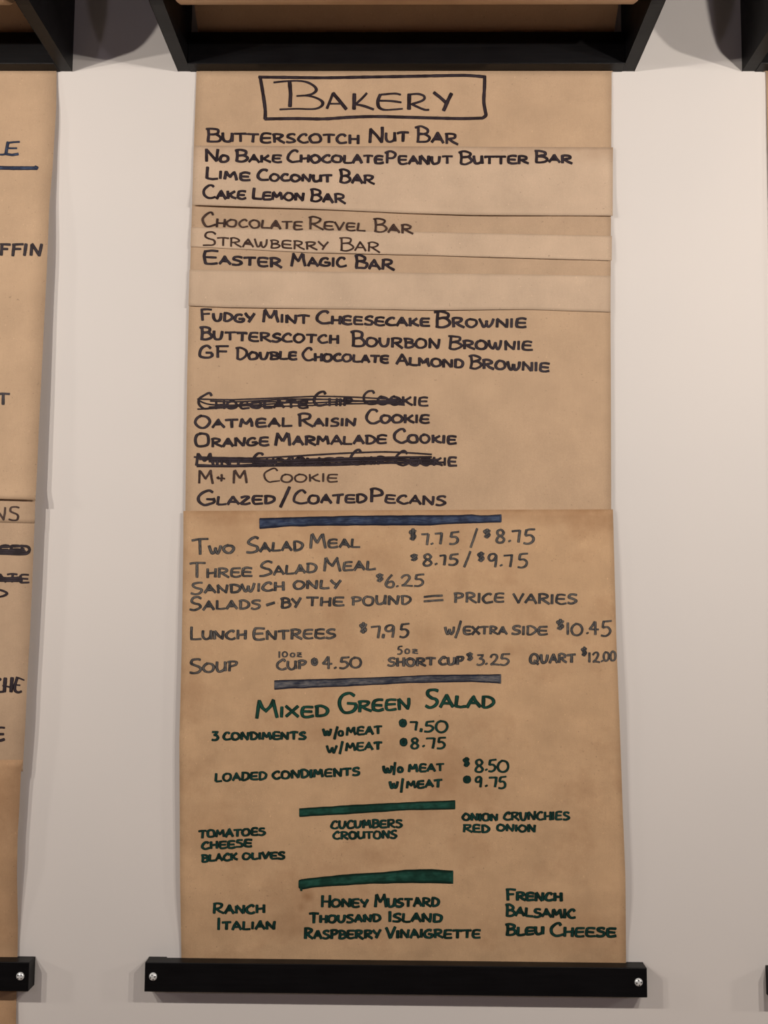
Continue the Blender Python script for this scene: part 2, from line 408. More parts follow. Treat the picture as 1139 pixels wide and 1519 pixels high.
# ------------------------------------------------------------------ sheets of paper
def interp(T, y):
    """T: list of (y, value) with y falling"""
    if y >= T[0][0]: return T[0][1]
    for a, b in zip(T, T[1:]):
        if y >= b[0]:
            t = (a[0]-y)/(a[0]-b[0]); t = t*t*(3-2*t); return a[1]+(b[1]-a[1])*t
    return T[-1][1]
def pxi(T, y):                # piecewise-linear x at photo row y, rows rising
    if y <= T[0][0]: return T[0][1]
    for a, b in zip(T, T[1:]):
        if y <= b[0]: return a[1]+(b[1]-a[1])*(y-a[0])/(b[0]-a[0])
    return T[-1][1]
def sheet(name, mat, parent, zf, left, right, top, bot, nu=40, nv=40, th=0.012):
    """left/right: x along rows; top/bot: y along columns (photo pixels on the sheet itself)"""
    V = []; UV = []
    for j in range(nv+1):
        v = j/nv
        for i in range(nu+1):
            u = i/nu
            xl, xr = pxi(left, 0), pxi(right, 0)
            # find x,y consistent with edges
            y = pxi(top, 300+u*600)*(1-v)+pxi(bot, 300+u*600)*v
            xl = pxi(left, y); xr = pxi(right, y); x = xl+(xr-xl)*u
            y = pxi(top, x)*(1-v)+pxi(bot, x)*v
            V.append(on_surface(x, y, zf)); UV.append((u, v))
    n = len(V); vs = [W(p.x, p.y, p.z) for p in V]+[W(p.x, p.y, p.z-th) for p in V]
    F = []; r = nu+1
    for j in range(nv):
        for i in range(nu):
            a = j*r+i; F.append((a, a+r, a+r+1, a+1)); F.append((n+a, n+a+1, n+a+r+1, n+a+r))
    for i in range(nu):
        F.append((i, i+1, n+i+1, n+i)); a = nv*r+i; F.append((a, n+a, n+a+1, a+1))
    for j in range(nv):
        a = j*r; F.append((a, n+a, n+a+r, a+r)); a += nu; F.append((a, a+r, n+a+r, n+a))
    o = mesh_obj(name, vs, F, mat, None, UV+UV, smooth=False)
    me = o.data
    for p in me.polygons[:2*nu*nv]: p.use_smooth = True
    if parent: adopt(o, parent)
    return o
def edge_lift(x, y, y_edge, reach, amount, seed):
    """a loose edge of paper lifting off what is behind it"""
    t = max(0.0, 1-abs(y-y_edge)/reach)
    return amount*t*t*(0.35+0.65*max(0, .5+1.3*noise.noise((x*.16, seed, 0))))

# centre column: distance of the hanging paper from the wall
ZC = [(3.0, .10), (0, .085), (-5, .13), (-12, .20), (-24, .22), (-38, .30), (-46, .26), (-49.5, .085), (-52, .08)]
def z_base(x, y): return interp(ZC, y)+.012*noise.noise((x*.12, y*.2, 1))*min(1, max(0, -y))*min(1, max(0, 49-abs(y)))
def y_of(py, px=600): return unproj(px, py, .2).y
def stripz(layer, ybot_l, ybot_r, amount, seed, reach=1.6):
    yl = y_of(ybot_l, 290); yr = y_of(ybot_r, 905)
    def f(x, y):
        ye = yl+(yr-yl)*(x+12)/24
        return z_base(x, y)+layer+edge_lift(x, y, ye, reach, amount, seed)
    return f
Z_B = stripz(.055, 304, 320, .22, 3.1)
Z_C = stripz(.018, 340, 352, .0, 5.1)
Z_D = stripz(.038, 366, 386, .10, 7.7, 1.0)
Z_E = stripz(.018, 402, 411, .0, 9.2)
Z_F = stripz(.038, 456, 463, .075, 12.4, 1.2)
def z_low(x, y):
    t = min(1, max(0, (-25.6-y)/3))
    wave = .05*noise.noise((x*.16+3, y*.13, 4))+.03*noise.noise((x*.4, y*.35, 8))
    curl = .05*t*(abs(x)/12)**4
    return z_base(x, y)+.03+(wave+curl+.03)*t*min(1, max(0, (49.3+y)/4))

EDGE_L = [(8, 287), (47, 290), (105, 291.5), (218, 287.5), (300, 285), (463, 280), (560, 277.5), (755, 275), (780, 275)]
EDGE_R = [(8, 917), (47, 912), (105, 907), (218, 906.5), (463, 905.5), (560, 906), (755, 906.5), (780, 906.5)]

# ------------------------------------------------------------------ wall
def box_verts(x0, x1, y0, y1, z0, z1, R=None):
    c = [(x, y, z) for z in (z0, z1) for y in (y0, y1) for x in (x0, x1)]
    if R: c = [R(*p) for p in c]
    return c
BF = [(0, 2, 3, 1), (4, 5, 7, 6), (0, 1, 5, 4), (2, 6, 7, 3), (0, 4, 6, 2), (1, 3, 7, 5)]
v = [W(*p) for p in box_verts(-110, 110, -Z0/IN, 22, -4, 0)]
wall = mesh_obj('wall_back', v, BF, M_WALL); wall['kind'] = 'structure'

M_FLOOR = dark_plain('floor_tile', (0.30, 0.24, 0.20), 0.5)
v = [W(*p) for p in box_verts(-110, 110, -Z0/IN-2, -Z0/IN, 0, 150)]
floor = mesh_obj('floor', v, BF, M_FLOOR); floor['kind'] = 'structure'

def bevel(o, w=0.0008, seg=2):
    m = o.modifiers.new('soft_edges', 'BEVEL'); m.width = w; m.segments = seg; m.limit_method = 'ANGLE'
    for p in o.data.polygons: p.use_smooth = False
    return o

# ------------------------------------------------------------------ roll holders
ROLL_Y, ROLL_Z, ROLL_R = 2.55, 7.3, 2.5
def side_profile():
    """(z, y) outline of a side board: straight foot, then a big rounded nose"""
    P = [(0, 0), (6.7, 0.0)]
    for k in range(1, 15):
        a = -pi/2+pi/2*k/14; P.append((6.7+4.1*cos(a), 4.1+4.1*sin(a)))
    P += [(10.8, 8.6), (10.4, 9.2), (0, 9.2)]
    return P
def holder(cx, label, group):
    root = tag(empty('roll_holder', W(cx, 0, 0)), label, 'paper holder', group)
    for s in (-1, 1):
        xo, xi = cx+s*13.25, cx+s*12.52
        pr = side_profile(); n = len(pr)
        vs = [W(xo, y, z) for z, y in pr]+[W(xi, y, z) for z, y in pr]
        f = [tuple(range(n)), tuple(range(2*n-1, n-1, -1))]+[(i, (i+1) % n, n+(i+1) % n, n+i) for i in range(n)]
        if s > 0: f = [tuple(reversed(q)) for q in f]
        bevel(adopt(mesh_obj('side_board', vs, f, M_WOOD), root), .0006)
    bevel(adopt(mesh_obj('crossbar', [W(*p) for p in box_verts(cx-12.51, cx+12.51, -.04, 1.87, .16, .94)], BF, M_WOOD), root))
    for s in (-1, 1):
        a, b = sorted((cx+s*12.51, cx+s*11.95))
        adopt(mesh_obj('spacer', [W(*p) for p in box_verts(a, b, -.03, 1.86, 0.0, .158)], BF, M_WOOD), root)
    # dowel that carries the roll
    vs = []; k = 16
    for x in (cx-12.51, cx+12.51):
        vs += [W(x, ROLL_Y+.5*cos(2*pi*i/k), ROLL_Z+.5*sin(2*pi*i/k)) for i in range(k)]
    f = [(i, (i+1) % k, k+(i+1) % k, k+i) for i in range(k)]+[tuple(range(k-1, -1, -1)), tuple(range(k, 2*k))]
    adopt(mesh_obj('dowel', vs, f, M_WOOD, smooth=False), root)
    return root
def roll(cx, label, w=12.0):
    root = tag(empty('paper_roll', W(cx, ROLL_Y, ROLL_Z)), label, 'paper roll')
    prof = [(-w, .62), (-w, ROLL_R-.3), (-w+.06, ROLL_R-.1), (-w+.2, ROLL_R), (w-.2, ROLL_R), (w-.06, ROLL_R-.1), (w, ROLL_R-.3), (w, .62), (-w, .62)]
    k = 72; vs = []; f = []
    for x, r in prof[:-1]:
        vs += [W(cx+x, ROLL_Y+r*cos(2*pi*i/k), ROLL_Z+r*sin(2*pi*i/k)) for i in range(k)]
    m = len(prof)-1
    for j in range(m):
        for i in range(k):
            a, b = j*k, ((j+1) % m)*k
            f.append((a+i, a+(i+1) % k, b+(i+1) % k, b+i))
    o = adopt(mesh_obj('wound_paper', vs, f, M_ROLL), root)
    for p in o.data.polygons: p.use_smooth = 3*k <= p.index < 4*k
    return root
def back_of_roll(cx, root, xl=-12.03, xr=12.0):
    """the paper as it leaves the back of the roll and drops behind the crossbar"""
    prof = [(ROLL_Y+ROLL_R+.012, ROLL_Z), (ROLL_Y+ROLL_R*.97, ROLL_Z-ROLL_R*.42), (4.82, 5.4), (4.55, 4.4), (4.1, 3.4), (3.55, 2.4),
            (2.95, 1.6), (2.45, .95), (2.05, .45), (1.87, .22), (1.5, .11), (.6, .09), (-.06, .085)]
    vs = []; n = len(prof)
    for y, z in prof: vs += [W(cx+xl, y, z), W(cx+xr, y, z)]
    vs += [p+Vector((0, .0003, 0)) for p in vs]
    f = []
    for i in range(n-1):
        a = 2*i; f += [(a, a+1, a+3, a+2), (2*n+a, 2*n+a+2, 2*n+a+3, 2*n+a+1), (a, a+2, 2*n+a+2, 2*n+a), (a+1, 2*n+a+1, 2*n+a+3, a+3)]
    return adopt(mesh_obj('paper_leaving_roll', vs, f, M_BASE, smooth=False), root)

SP = 32.69
HG = 'black wooden paper roll holders along the top'
holder(0, 'black wooden roll holder above the bakery menu, in the middle', HG)
holder(-SP, 'black wooden roll holder at the top left corner, above the cut-off menu', HG)
holder(SP, 'black wooden roll holder at the top right corner, mostly out of view', HG)
roll_c = roll(0, 'kraft paper roll in the middle holder, its sheet headed BAKERY')
roll_l = roll(-SP, 'kraft paper roll in the top left holder, its sheet with muffin writing')
roll_r = roll(SP, 'kraft paper roll in the top right holder, its sheet a sliver at the right edge')
for cx, r in ((0, roll_c), (-SP, roll_l), (SP, roll_r)): back_of_roll(cx, r)

# ------------------------------------------------------------------ centre column sheets
base = sheet('hanging_sheet', M_BASE, roll_c, z_base, EDGE_L, EDGE_R, [(0, 104), (1139, 104)], [(0, 775), (1139, 775)], 40, 60)
def strip(name, mat, zf, l, r, top, bot, label, dl=0, dr=0, nu=60, nv=10):
    root = tag(empty(name, W(0, y_of((top[0][1]+bot[0][1])/2), .1)), label, 'paper strip', 'paper strips pasted over the bakery list')
    sheet('strip', mat, root, zf, [(y, x+dl) for y, x in EDGE_L] if l is None else l, [(y, x+dr) for y, x in EDGE_R] if r is None else r, top, bot, nu, nv)
    return root
sB = strip('paper_strip', M_PALE_TOP, Z_B, None, None, [(290, 216), (905, 218.5)], [(288, 304), (470, 310), (600, 316), (700, 319), (905, 320)],
           'widest pale paper strip, with the peanut butter, lime and lemon bars', .5, 2.6, nv=18)
sC = strip('paper_strip', M_MID, Z_C, None, None, [(290, 300), (905, 314)], [(285, 340), (905, 352)],
           'tan paper strip carrying the chocolate revel bar line', 0, -.6)
sD = strip('paper_strip', M_PALE, Z_D, None, None, [(285, 337), (905, 350)], [(285, 366), (455, 374.5), (625, 378.5), (905, 386.5)],
           'narrow pale paper strip carrying the strawberry bar line', -.5, 1.4)
sE = strip('paper_strip', M_MID, Z_E, None, None, [(285, 362), (905, 381)], [(285, 403), (905, 411)],
           'tan paper strip carrying the Easter magic bar line', 0, -.4)
sF = strip('paper_strip', M_PALE, Z_F, None, None, [(280, 400), (905, 409)], [(280, 453.5), (340, 456), (460, 457.5), (640, 460), (780, 459), (905, 463)],
           'blank pale paper strip above the fudgy mint brownie line', -.8, 0)

low = tag(empty('menu_sheet', W(0, y_of(1090), .1)), 'worn kraft paper sheet with blue prices and green salad writing, in the middle', 'paper sheet')
LOW_L = [(755, 272), (800, 272), (960, 269.5), (1100, 266), (1300, 267), (1424, 269)]
LOW_R = [(755, 909), (850, 911.5), (960, 914.5), (1100, 920), (1200, 923.5), (1300, 927.5), (1424, 928.5)]
low_sheet = sheet('paper', M_OLD, low, z_low, LOW_L, LOW_R, [(270, 758), (905, 755.5)], [(0, 1440), (1139, 1440)], 56, 70)

def line(parent, zf, mat, label, fn, name='lettering'):
    k = Ink(zf); k.k = {K: 1.21, KT: 1.18, NV: 1.24, GR: 1.30, GRL: 1.2, NVB: 1.1}.get(mat, 1.0); fn(k); return k.done(name, mat, parent, label)
def words(*ws, w=3.7):
    def f(k):
        for a in ws:
            if len(a) == 7: k.word(a[0], *a[1:5], a[5], a[6], w=w)
            else: k.word(a[0], *a[1:5], a[5], w=w)
    return f
hs = base    # lettering on the sheet itself is a sub-part of it
def base_line(mat, label, fn): return line(base, z_base, mat, label, fn)

def title(k):
    w = 3.9
    for P in ([(384, 114.5), (430, 115), (480, 115.5), (540, 114.5), (600, 113.5), (650, 112.5), (690, 112), (719, 114)],
              [(718.8, 113), (718.5, 130), (717.5, 150), (719.5, 164), (720.5, 171), (716, 175)],
              [(716, 175.3), (680, 176), (620, 174.5), (560, 173), (520, 174), (480, 176.5), (440, 176), (393, 176.5)],
              [(393, 176.5), (393.5, 165), (391, 145), (386, 115)]): k.stroke(P, w+.3, True, .1)
    S = [[(406, 122.5), (420, 121), (440, 120), (455, 122), (466, 128), (469, 134), (464, 139), (455, 141.5), (441, 142.5)],
         [(440, 142.5), (455, 142), (468, 145), (477, 150), (478.5, 155), (473, 160), (462, 162), (440, 161.5), (415, 162.5)]]
    for P in S: k.stroke(P, 3.9, True, .45)
    k.stroke([(429.5, 121), (431, 140), (430, 158)], 4.6)
    k.stroke([(494, 138.5), (485, 161)], 3.4); k.stroke([(494, 138.5), (503, 149), (513.5, 162)], 4.6); k.stroke([(489, 154), (504, 154)], 3)
    k.stroke([(525.5, 139.5), (525, 162)], 4.6); k.stroke([(544, 138.5), (536, 147), (527, 155)], 3.2, True); k.stroke([(528, 155), (540, 157.5), (554, 162.5)], 3.8, True)
    k.stroke([(594, 140.5), (585, 139), (565, 140.5)], 2.8, True, .1)
    k.stroke([(564, 140.5), (560.5, 150), (562, 159), (570, 163), (585, 162.5), (597, 161.5)], 4.2, True, .5)
    k.stroke([(563, 149.5), (580, 150), (595, 152)], 2.8, True, .1)
    k.stroke([(607, 140), (606.5, 162)], 4.8); k.stroke([(606, 140.5), (620, 139.5), (629, 143), (627, 149), (610, 155)], 3.4, True); k.stroke([(611, 155), (622, 160), (630, 163), (636, 163)], 3.4, True)
    k.stroke([(643.5, 137.5), (652, 144), (661, 152)], 4.4); k.stroke([(669.5, 139), (664, 150), (658, 164)], 4.6)
base_line(K, 'large boxed heading BAKERY in black marker', title)
base_line(K, 'top item BUTTERSCOTCH NUT BAR in black marker',
    words(('Butterscotch', 305, 533, 211, 214, 23, 15), ('Nut', 546, 606, 213, 211, 24, 16), ('Bar', 615, 679, 211, 214, 24, 16)))
line(sB, Z_B, K, 'line NO BAKE CHOCOLATE PEANUT BUTTER BAR in black marker',
    words(('No', 303, 340, 241, 241, 21, 12), ('Bake', 348, 418, 241, 242, 19, 13), ('Chocolate', 425, 569, 242, 243, 20, 13.5), ('Peanut', 570, 671, 244, 244.5, 20, 14), ('Butter', 680, 784, 244, 244, 21, 13.5), ('Bar', 792, 849, 241.5, 243, 20, 14)))
line(sB, Z_B, K, 'line LIME COCONUT BAR in black marker',
    words(('Lime', 304, 371, 265.5, 268, 19, 13.5), ('Coconut', 380, 493, 268.5, 271, 19, 12.5), ('Bar', 502, 556, 271.5, 274, 20, 15)))
line(sB, Z_B, K, 'line CAKE LEMON BAR in black marker',
    words(('Cake', 300, 365, 296, 296, 23, 14), ('Lemon', 373, 452, 296, 298.5, 18, 13), ('Bar', 459, 512, 299.5, 302, 20, 15)))
line(sC, Z_D, KT, 'line CHOCOLATE REVEL BAR in thin dark marker',
    words(('Chocolate', 298, 449, 336, 341, 22, 13.5), ('Revel', 457, 542, 341, 343.5, 20, 13.5), ('Bar', 553, 612, 344, 347, 20, 14), w=2.8))
line(sD, Z_D, KT, 'line STRAWBERRY BAR in thin dark marker',
    words(('Strawberry', 300, 487, 364, 371.5, 22, 13.5), ('Bar', 503, 563, 371.5, 374, 21, 14.5), w=2.6))
line(sE, Z_E, K, 'line EASTER MAGIC BAR in black marker',
    words(('Easter', 300, 418, 391.5, 397, 22, 14.5), ('Magic', 431, 514, 395, 396.5, 20, 15), ('Bar', 525, 584, 397.5, 401, 21, 16)))
base_line(K, 'line FUDGY MINT CHEESECAKE BROWNIE in black marker',
    words(('Fudgy', 296, 378, 476, 479, 20, 14), ('Mint', 389, 459, 478.5, 481, 20, 14.5), ('Cheesecake', 468, 638, 480.5, 485, 22, 14), ('Brownie', 644, 781, 486, 486.5, 24, 15)))
base_line(K, 'line BUTTERSCOTCH BOURBON BROWNIE in black marker',
    words(('Butterscotch', 295, 503, 504, 510.5, 21, 14.5), ('Bourbon', 520, 653, 514, 518, 23, 15.5), ('Brownie', 664, 790, 518, 520, 22, 15)))
base_line(K, 'line GF DOUBLE CHOCOLATE ALMOND BROWNIE in black marker',
    words(('GF', 294, 339, 532, 532, 19.5), ('Double', 349, 441, 534, 534, 19, 13), ('Chocolate', 447, 577, 535, 539.5, 20, 13), ('Almond', 587, 688, 541, 547, 18, 14), ('Brownie', 695, 815, 547, 552, 21, 15)))
def crossed1(k):
    words(('Chocolate', 292, 457, 607.5, 606, 24, 13), ('Chip', 463, 523, 603, 603, 23, 13), ('Cookie', 537, 635, 600.5, 602.5, 22, 14.5), w=3.4)(k)
    k.stroke([(293, 592), (340, 593), (370, 592), (420, 590), (470, 588), (520, 589), (560, 591), (597, 593)], 1.9, True, 0)
    k.stroke([(294, 593.5), (312, 600), (360, 601.5), (400, 603), (460, 601.5), (520, 599), (598, 598.5)], 1.9, True, 0)
    k.stroke([(310, 604), (360, 600), (400, 596), (450, 598), (500, 596), (560, 594.5), (604, 594)], 1.9, True, 0)
    k.stroke([(293, 607), (330, 605), (360, 602), (420, 598), (470, 592.5), (540, 595), (600, 597)], 1.9, True, 0)
    k.stroke([(312, 595), (350, 596), (390, 594), (440, 592), (500, 593), (560, 597), (600, 601)], 1.9, True, 0)
base_line(K, 'crossed-out line CHOCOLATE CHIP COOKIE in black marker', crossed1)
base_line(K, 'line OATMEAL RAISIN COOKIE in black marker',
    words(('Oatmeal', 288, 433, 636, 633.5, 20, 14.5), ('Raisin', 441, 529, 634, 632.5, 20, 13.5), ('Cookie', 541, 637, 628.5, 628.5, 23, 14)))
base_line(K, 'line ORANGE MARMALADE COOKIE in black marker',
    words(('Orange', 288, 399, 664, 662, 21.5, 14), ('Marmalade', 407, 574, 662, 659, 21, 14.5), ('Cookie', 582, 677, 657, 659, 23, 14)))
def crossed2(k):
    words(('Mint', 290, 362, 692, 691.5, 21, 13), ('Chocolate', 373, 510, 692, 690.5, 22, 13), ('Chip', 517, 572, 690, 690, 23, 13), ('Cookie', 585, 678, 690.5, 691.5, 23, 14), w=3.4)(k)
    k.stroke([(288, 678), (330, 679), (380, 679.5), (430, 677), (480, 674), (530, 671.5), (580, 670.5), (640, 674)], 2.1, True, 0)
    k.stroke([(296, 681), (360, 682), (420, 683), (480, 681), (560, 679), (640, 678)], 2.7, True, 0)
    k.stroke([(294, 690), (340, 691), (400, 688), (460, 685.5), (540, 683), (650, 682)], 2.8, True, 0)
    k.stroke([(310, 684.5), (380, 685.5), (450, 689), (520, 687), (600, 686), (660, 686)], 2.7, True, 0)
    k.stroke([(292, 692), (350, 692), (420, 691), (500, 690), (580, 687), (655, 689)], 2.1, True, 0)
    k.stroke([(400, 683), (470, 684.5), (560, 681), (650, 684)], 2.5, True, 0)
base_line(K, 'crossed-out line MINT CHOCOLATE CHIP COOKIE in black marker', crossed2)
def mm(k):
    k.glyph('M', 294, 317, 717, 19, 3.0); k.glyph('+', 322, 334, 714, 10, 3.0); k.glyph('M', 345, 367, 716, 18.5, 3.0)
    k.word('Cookie', 390, 501, 716.5, 715, 21, 13, w=2.6)
base_line(KT, 'thin brown-black letters above the word GLAZED | thin brown-black word COOKIE above the pecans', mm)
def pecans(k):
    words(('Glazed', 292, 408, 751, 748, 24, 14), ('Coated', 434, 544, 748.5, 746.5, 22, 14.5), ('Pecans', 547, 662, 745.5, 750, 22, 15))(k)
    k.stroke([(429.5, 722.5), (423, 737), (416, 752)], 4)
base_line(K, 'line GLAZED / COATED PECANS in black marker', pecans)

def low_line(mat, label, fn, name='lettering'): return line(low, z_low, mat, label, fn, name)
low_line(NVB, 'upper navy blue marker bar', lambda k: k.band([(385, 768.5), (440, 767), (520, 765), (600, 764.2), (680, 764), (700, 763), (712, 764.5), (743.5, 763)],
    [(385, 784.5), (408, 783), (420, 781.5), (470, 780), (560, 779.5), (640, 779.5), (655, 778), (690, 776.5), (743.5, 775)]), 'marker_bar')
def dollars(*it, w=2.8): return lambda k: k.chars(it, w)
def two(k):
    words(('Two', 283, 348, 824, 821.5, 26, 14), ('Salad', 364, 450, 821, 817, 24, 15), ('Meal', 458, 534, 813.5, 813, 22, 14.5), w=3.5)(k)
    k.chars([('7', 624, 637, 790, 809), ('.', 640.5, 641, 805, 808), ('7', 644, 657, 789, 808), ('5', 664, 681, 788, 808), ('8', 734, 750, 785, 806), ('.', 755.5, 756, 801, 804), ('7', 758, 773, 785, 805), ('5', 774, 793, 784, 807)], 3.2)
    k.chars([('$', 606, 618, 785, 801), ('$', 716, 728, 785, 798)], 3.6)
    k.stroke([(707.5, 784), (703, 798), (698, 812)], 2.8)
low_line(NV, 'faded navy words TWO SALAD MEAL | faded navy prices $7.75 / $8.75', two)
def three(k):
    words(('Three', 280, 374, 858.5, 856, 25, 15), ('Salad', 384, 470, 856, 850, 24, 15), ('Meal', 479, 557, 849, 846, 23, 15), w=3.4)(k)
    k.chars([('8', 626, 642, 821, 840), ('.', 646.5, 647, 835, 838), ('7', 651, 662, 822, 839), ('5', 663, 680, 821, 839), ('9', 723, 739, 820, 842), ('.', 743, 743.5, 837, 840), ('7', 746, 761, 821, 842), ('5', 765, 783, 820, 843)], 3.1)
    k.chars([('$', 608, 620, 822, 832), ('$', 707, 719, 819, 833)], 3.4)
    k.stroke([(697.5, 818), (693, 830), (688.5, 841)], 2.8)
low_line(NV, 'faded navy words THREE SALAD MEAL | faded navy prices $8.75 / $9.75', three)
def sandwich(k):
    words(('Sandwich', 282, 422, 882, 877, 20, 14), ('only', 434, 506, 875, 874, 14, 14), w=3.4)(k)
    k.chars([('6', 570, 587, 852, 872), ('.', 589, 589.5, 868, 871), ('2', 594, 612, 852, 870), ('5', 612, 629, 851, 870)], 3.0)
    k.chars([('$', 557, 569, 851, 863)], 3.4)
low_line(NV, 'faded navy words SANDWICH ONLY | faded navy price $6.25', sandwich)
def pound(k):
    words(('Salads', 280, 387, 906, 904, 21, 14.5), ('by', 416, 447, 902.5, 902, 16, 16), ('the', 454, 510, 900, 899.5, 14.5, 14.5), ('pound', 520, 610, 899, 897, 15, 15), ('price', 672, 748, 895, 894.5, 16, 16), ('varies', 760, 856, 895.5, 896.5, 16, 16), w=3.3)(k)
    k.stroke([(395.5, 897.5), (407, 894)], 4); k.stroke([(629, 885.5), (642, 884), (656, 883.5)], 3.4); k.stroke([(629, 892), (642, 891), (657, 890)], 3.4)
low_line(NV, 'faded navy line SALADS - BY THE POUND = PRICE VARIES', pound)
def lunch(k):
    words(('Lunch', 281, 366, 950, 948.5, 20, 14.5), ('Entrees', 374, 498, 950, 947.5, 19, 15), ('w', 659, 675, 942, 942, 13, 13), ('extra', 686, 752, 942, 942, 13, 13), ('side', 758, 812, 942, 942, 14, 14), w=3.3)(k)
    k.stroke([(683.5, 921), (680, 934), (675.5, 946)], 3)
    k.chars([('7', 549, 565, 927, 947), (',', 568, 569, 941, 946), ('9', 570, 587, 926, 946), ('5', 590, 607, 924, 946)], 3.1)
    k.chars([('$', 532, 545, 924, 939), ('$', 824, 837, 919, 934)], 3.5)
    k.chars([('1', 840, 844, 923, 942), ('0', 846, 865, 924, 943), ('.', 871, 871.5, 937, 941), ('4', 873, 889, 921, 942), ('5', 889, 907, 920, 944)], 3.0)
low_line(NV, 'navy words LUNCH ENTREES | navy price $7.95 | navy words W/EXTRA SIDE $10.45', lunch)
def soup(k):
    words(('Soup', 280, 353, 1000, 996, 23, 16), ('Cup', 409, 455, 995, 993, 17, 14), ('short', 574, 646, 989, 988, 13.5, 13.5), ('cup', 650, 688, 987, 986.5, 13, 13), ('Quart', 785, 854, 985.5, 983, 16.5, 14), w=3.5)(k)
    k.chars([('1', 412.5, 416, 966, 976), ('0', 418, 427, 966, 975), ('O', 430, 438, 968, 975), ('z', 439, 448, 967, 975)], 2.0)
    k.chars([('5', 588, 597, 958, 971), ('O', 600, 608, 962, 970), ('z', 610, 620, 962, 970)], 2.1)
    k.chars([('4', 477, 494, 973, 993), ('.', 497, 497.5, 989, 992), ('5', 501, 518, 974, 992), ('0', 518, 537, 974, 991)], 3.1)
    k.chars([('3', 706, 719, 970, 987), ('.', 721, 721.5, 983, 986), ('2', 726, 741, 970, 987), ('5', 739, 756, 969, 987)], 2.9)
    k.chars([('1', 872, 876, 967, 983), ('2', 878, 890, 967, 983), ('.', 892.5, 893, 979, 982), ('0', 894, 904, 966, 981), ('0', 904, 914, 965, 981)], 2.7)
    k.chars([('*', 461, 472, 975, 988), ('$', 691, 702, 968, 980), ('$', 861, 871, 960, 973)], 3.2)
low_line(NV, 'navy word SOUP | navy words 10 oz CUP $4.50 | navy words 5 oz SHORT CUP $3.25 | navy words QUART $12.00', soup)
low_line(NVG, 'worn grey-navy marker bar under the soup line', lambda k: k.band([(407, 1009), (480, 1007), (560, 1004.5), (640, 1001), (700, 1000.5), (743, 1000)],
    [(407, 1023), (440, 1021), (520, 1018), (600, 1013.5), (700, 1011.5), (743, 1014)]), 'marker_bar')
low_line(GRL, 'large green heading MIXED GREEN SALAD',
    words(('Mixed', 378, 487, 1066.5, 1063.5, 28, 18), ('Green', 500, 609, 1059, 1053, 31, 18), ('Salad', 629, 733, 1050, 1050.5, 28, 20), w=4.4))
def cond1(k):
    k.chars([('3', 313, 325, 1084, 1099)], 3.4)
    words(('condiments', 330, 454, 1098, 1097, 12.5, 12.5), ('w', 478, 493, 1092, 1092, 11, 11), ('o', 501, 510, 1092, 1092, 9, 9), ('meat', 513, 567, 1091.5, 1089.5, 13, 13), w=3.3)(k)
    k.stroke([(500.5, 1078), (498, 1087), (496, 1096)], 3.2)
    k.chars([('7', 607, 620, 1069, 1084), (',', 624, 625, 1081, 1085), ('5', 627, 644, 1069, 1086), ('0', 645, 665, 1068, 1087)], 3.0); k.chars([('*', 592, 603, 1066, 1079)], 4)
low_line(GR, 'green words 3 CONDIMENTS | green words W/O MEAT | green price $7.50', cond1)
def cond2(k):
    words(('w', 484, 501, 1117, 1117, 12.5, 12.5), ('meat', 512, 567, 1115, 1112.5, 13, 13), w=3.3)(k)
    k.stroke([(508, 1100), (506, 1109), (504, 1118)], 3.2)
    k.chars([('8', 608, 622, 1094, 1111), ('.', 628, 628.5, 1105, 1108), ('7', 631, 646, 1093, 1111), ('5', 646, 661, 1093, 1111)], 3.0); k.chars([('*', 593, 604, 1094, 1107)], 4.2)
low_line(GR, 'green words W/MEAT | green price $8.75', cond2)
def cond3(k):
    words(('Loaded', 318, 396, 1161, 1157, 14.5, 13), ('condiments', 403, 534, 1156.5, 1151, 13, 13), ('w', 567, 583, 1147, 1147, 11.5, 11.5), ('o', 589, 598, 1146, 1146, 9, 9), ('meat', 605, 659, 1146, 1144.5, 13, 13), w=3.3)(k)
    k.stroke([(586, 1131), (585, 1140), (584, 1149)], 3.2)
    k.chars([('8', 703, 718, 1126, 1146), ('.', 721, 721.5, 1140, 1143), ('5', 722, 736, 1126, 1145), ('0', 737, 755, 1127, 1146)], 3.0); k.chars([('$', 686, 697, 1124, 1137)], 4)
low_line(GR, 'green words LOADED CONDIMENTS | green words W/O MEAT | green price $8.50', cond3)
def cond4(k):
    words(('w', 577, 592, 1170, 1170, 11.5, 11.5), ('meat', 602, 656, 1170, 1168, 12.5, 12.5), w=3.3)(k)
    k.stroke([(597.5, 1155), (596, 1165), (595, 1175)], 3.2)
    k.chars([('9', 704, 716, 1151, 1168), ('.', 721, 721.5, 1164, 1167), ('7', 724, 738, 1151, 1168), ('5', 737, 751, 1151, 1170)], 3.0); k.chars([('*', 687, 698, 1150, 1162)], 4.2)
low_line(GR, 'green words W/MEAT | green price $9.75', cond4)
low_line(GRB, 'straight green marker bar above CUCUMBERS', lambda k: k.band([(444, 1199), (520, 1194), (600, 1190), (675, 1187)], [(444, 1211.5), (520, 1207.5), (600, 1202), (675, 1200.5)]), 'marker_bar')
low_line(GR, 'small green CUCUMBERS', words(('cucumbers', 490, 597, 1230, 1227.5, 13, 13), w=3.2))
low_line(GR, 'small green CROUTONS', words(('croutons', 493, 589, 1246, 1244, 12.5, 12.5), w=3.2))
low_line(GR, 'small green ONION CRUNCHIES', words(('onion', 685, 739, 1218, 1218, 12, 12), ('crunchies', 746, 845, 1217.5, 1216.5, 13.5, 13.5), w=3.2))
low_line(GR, 'small green RED ONION', words(('red', 686, 726, 1235, 1235, 12.5, 12.5), ('onion', 736, 795, 1233, 1235, 12, 12), w=3.2))
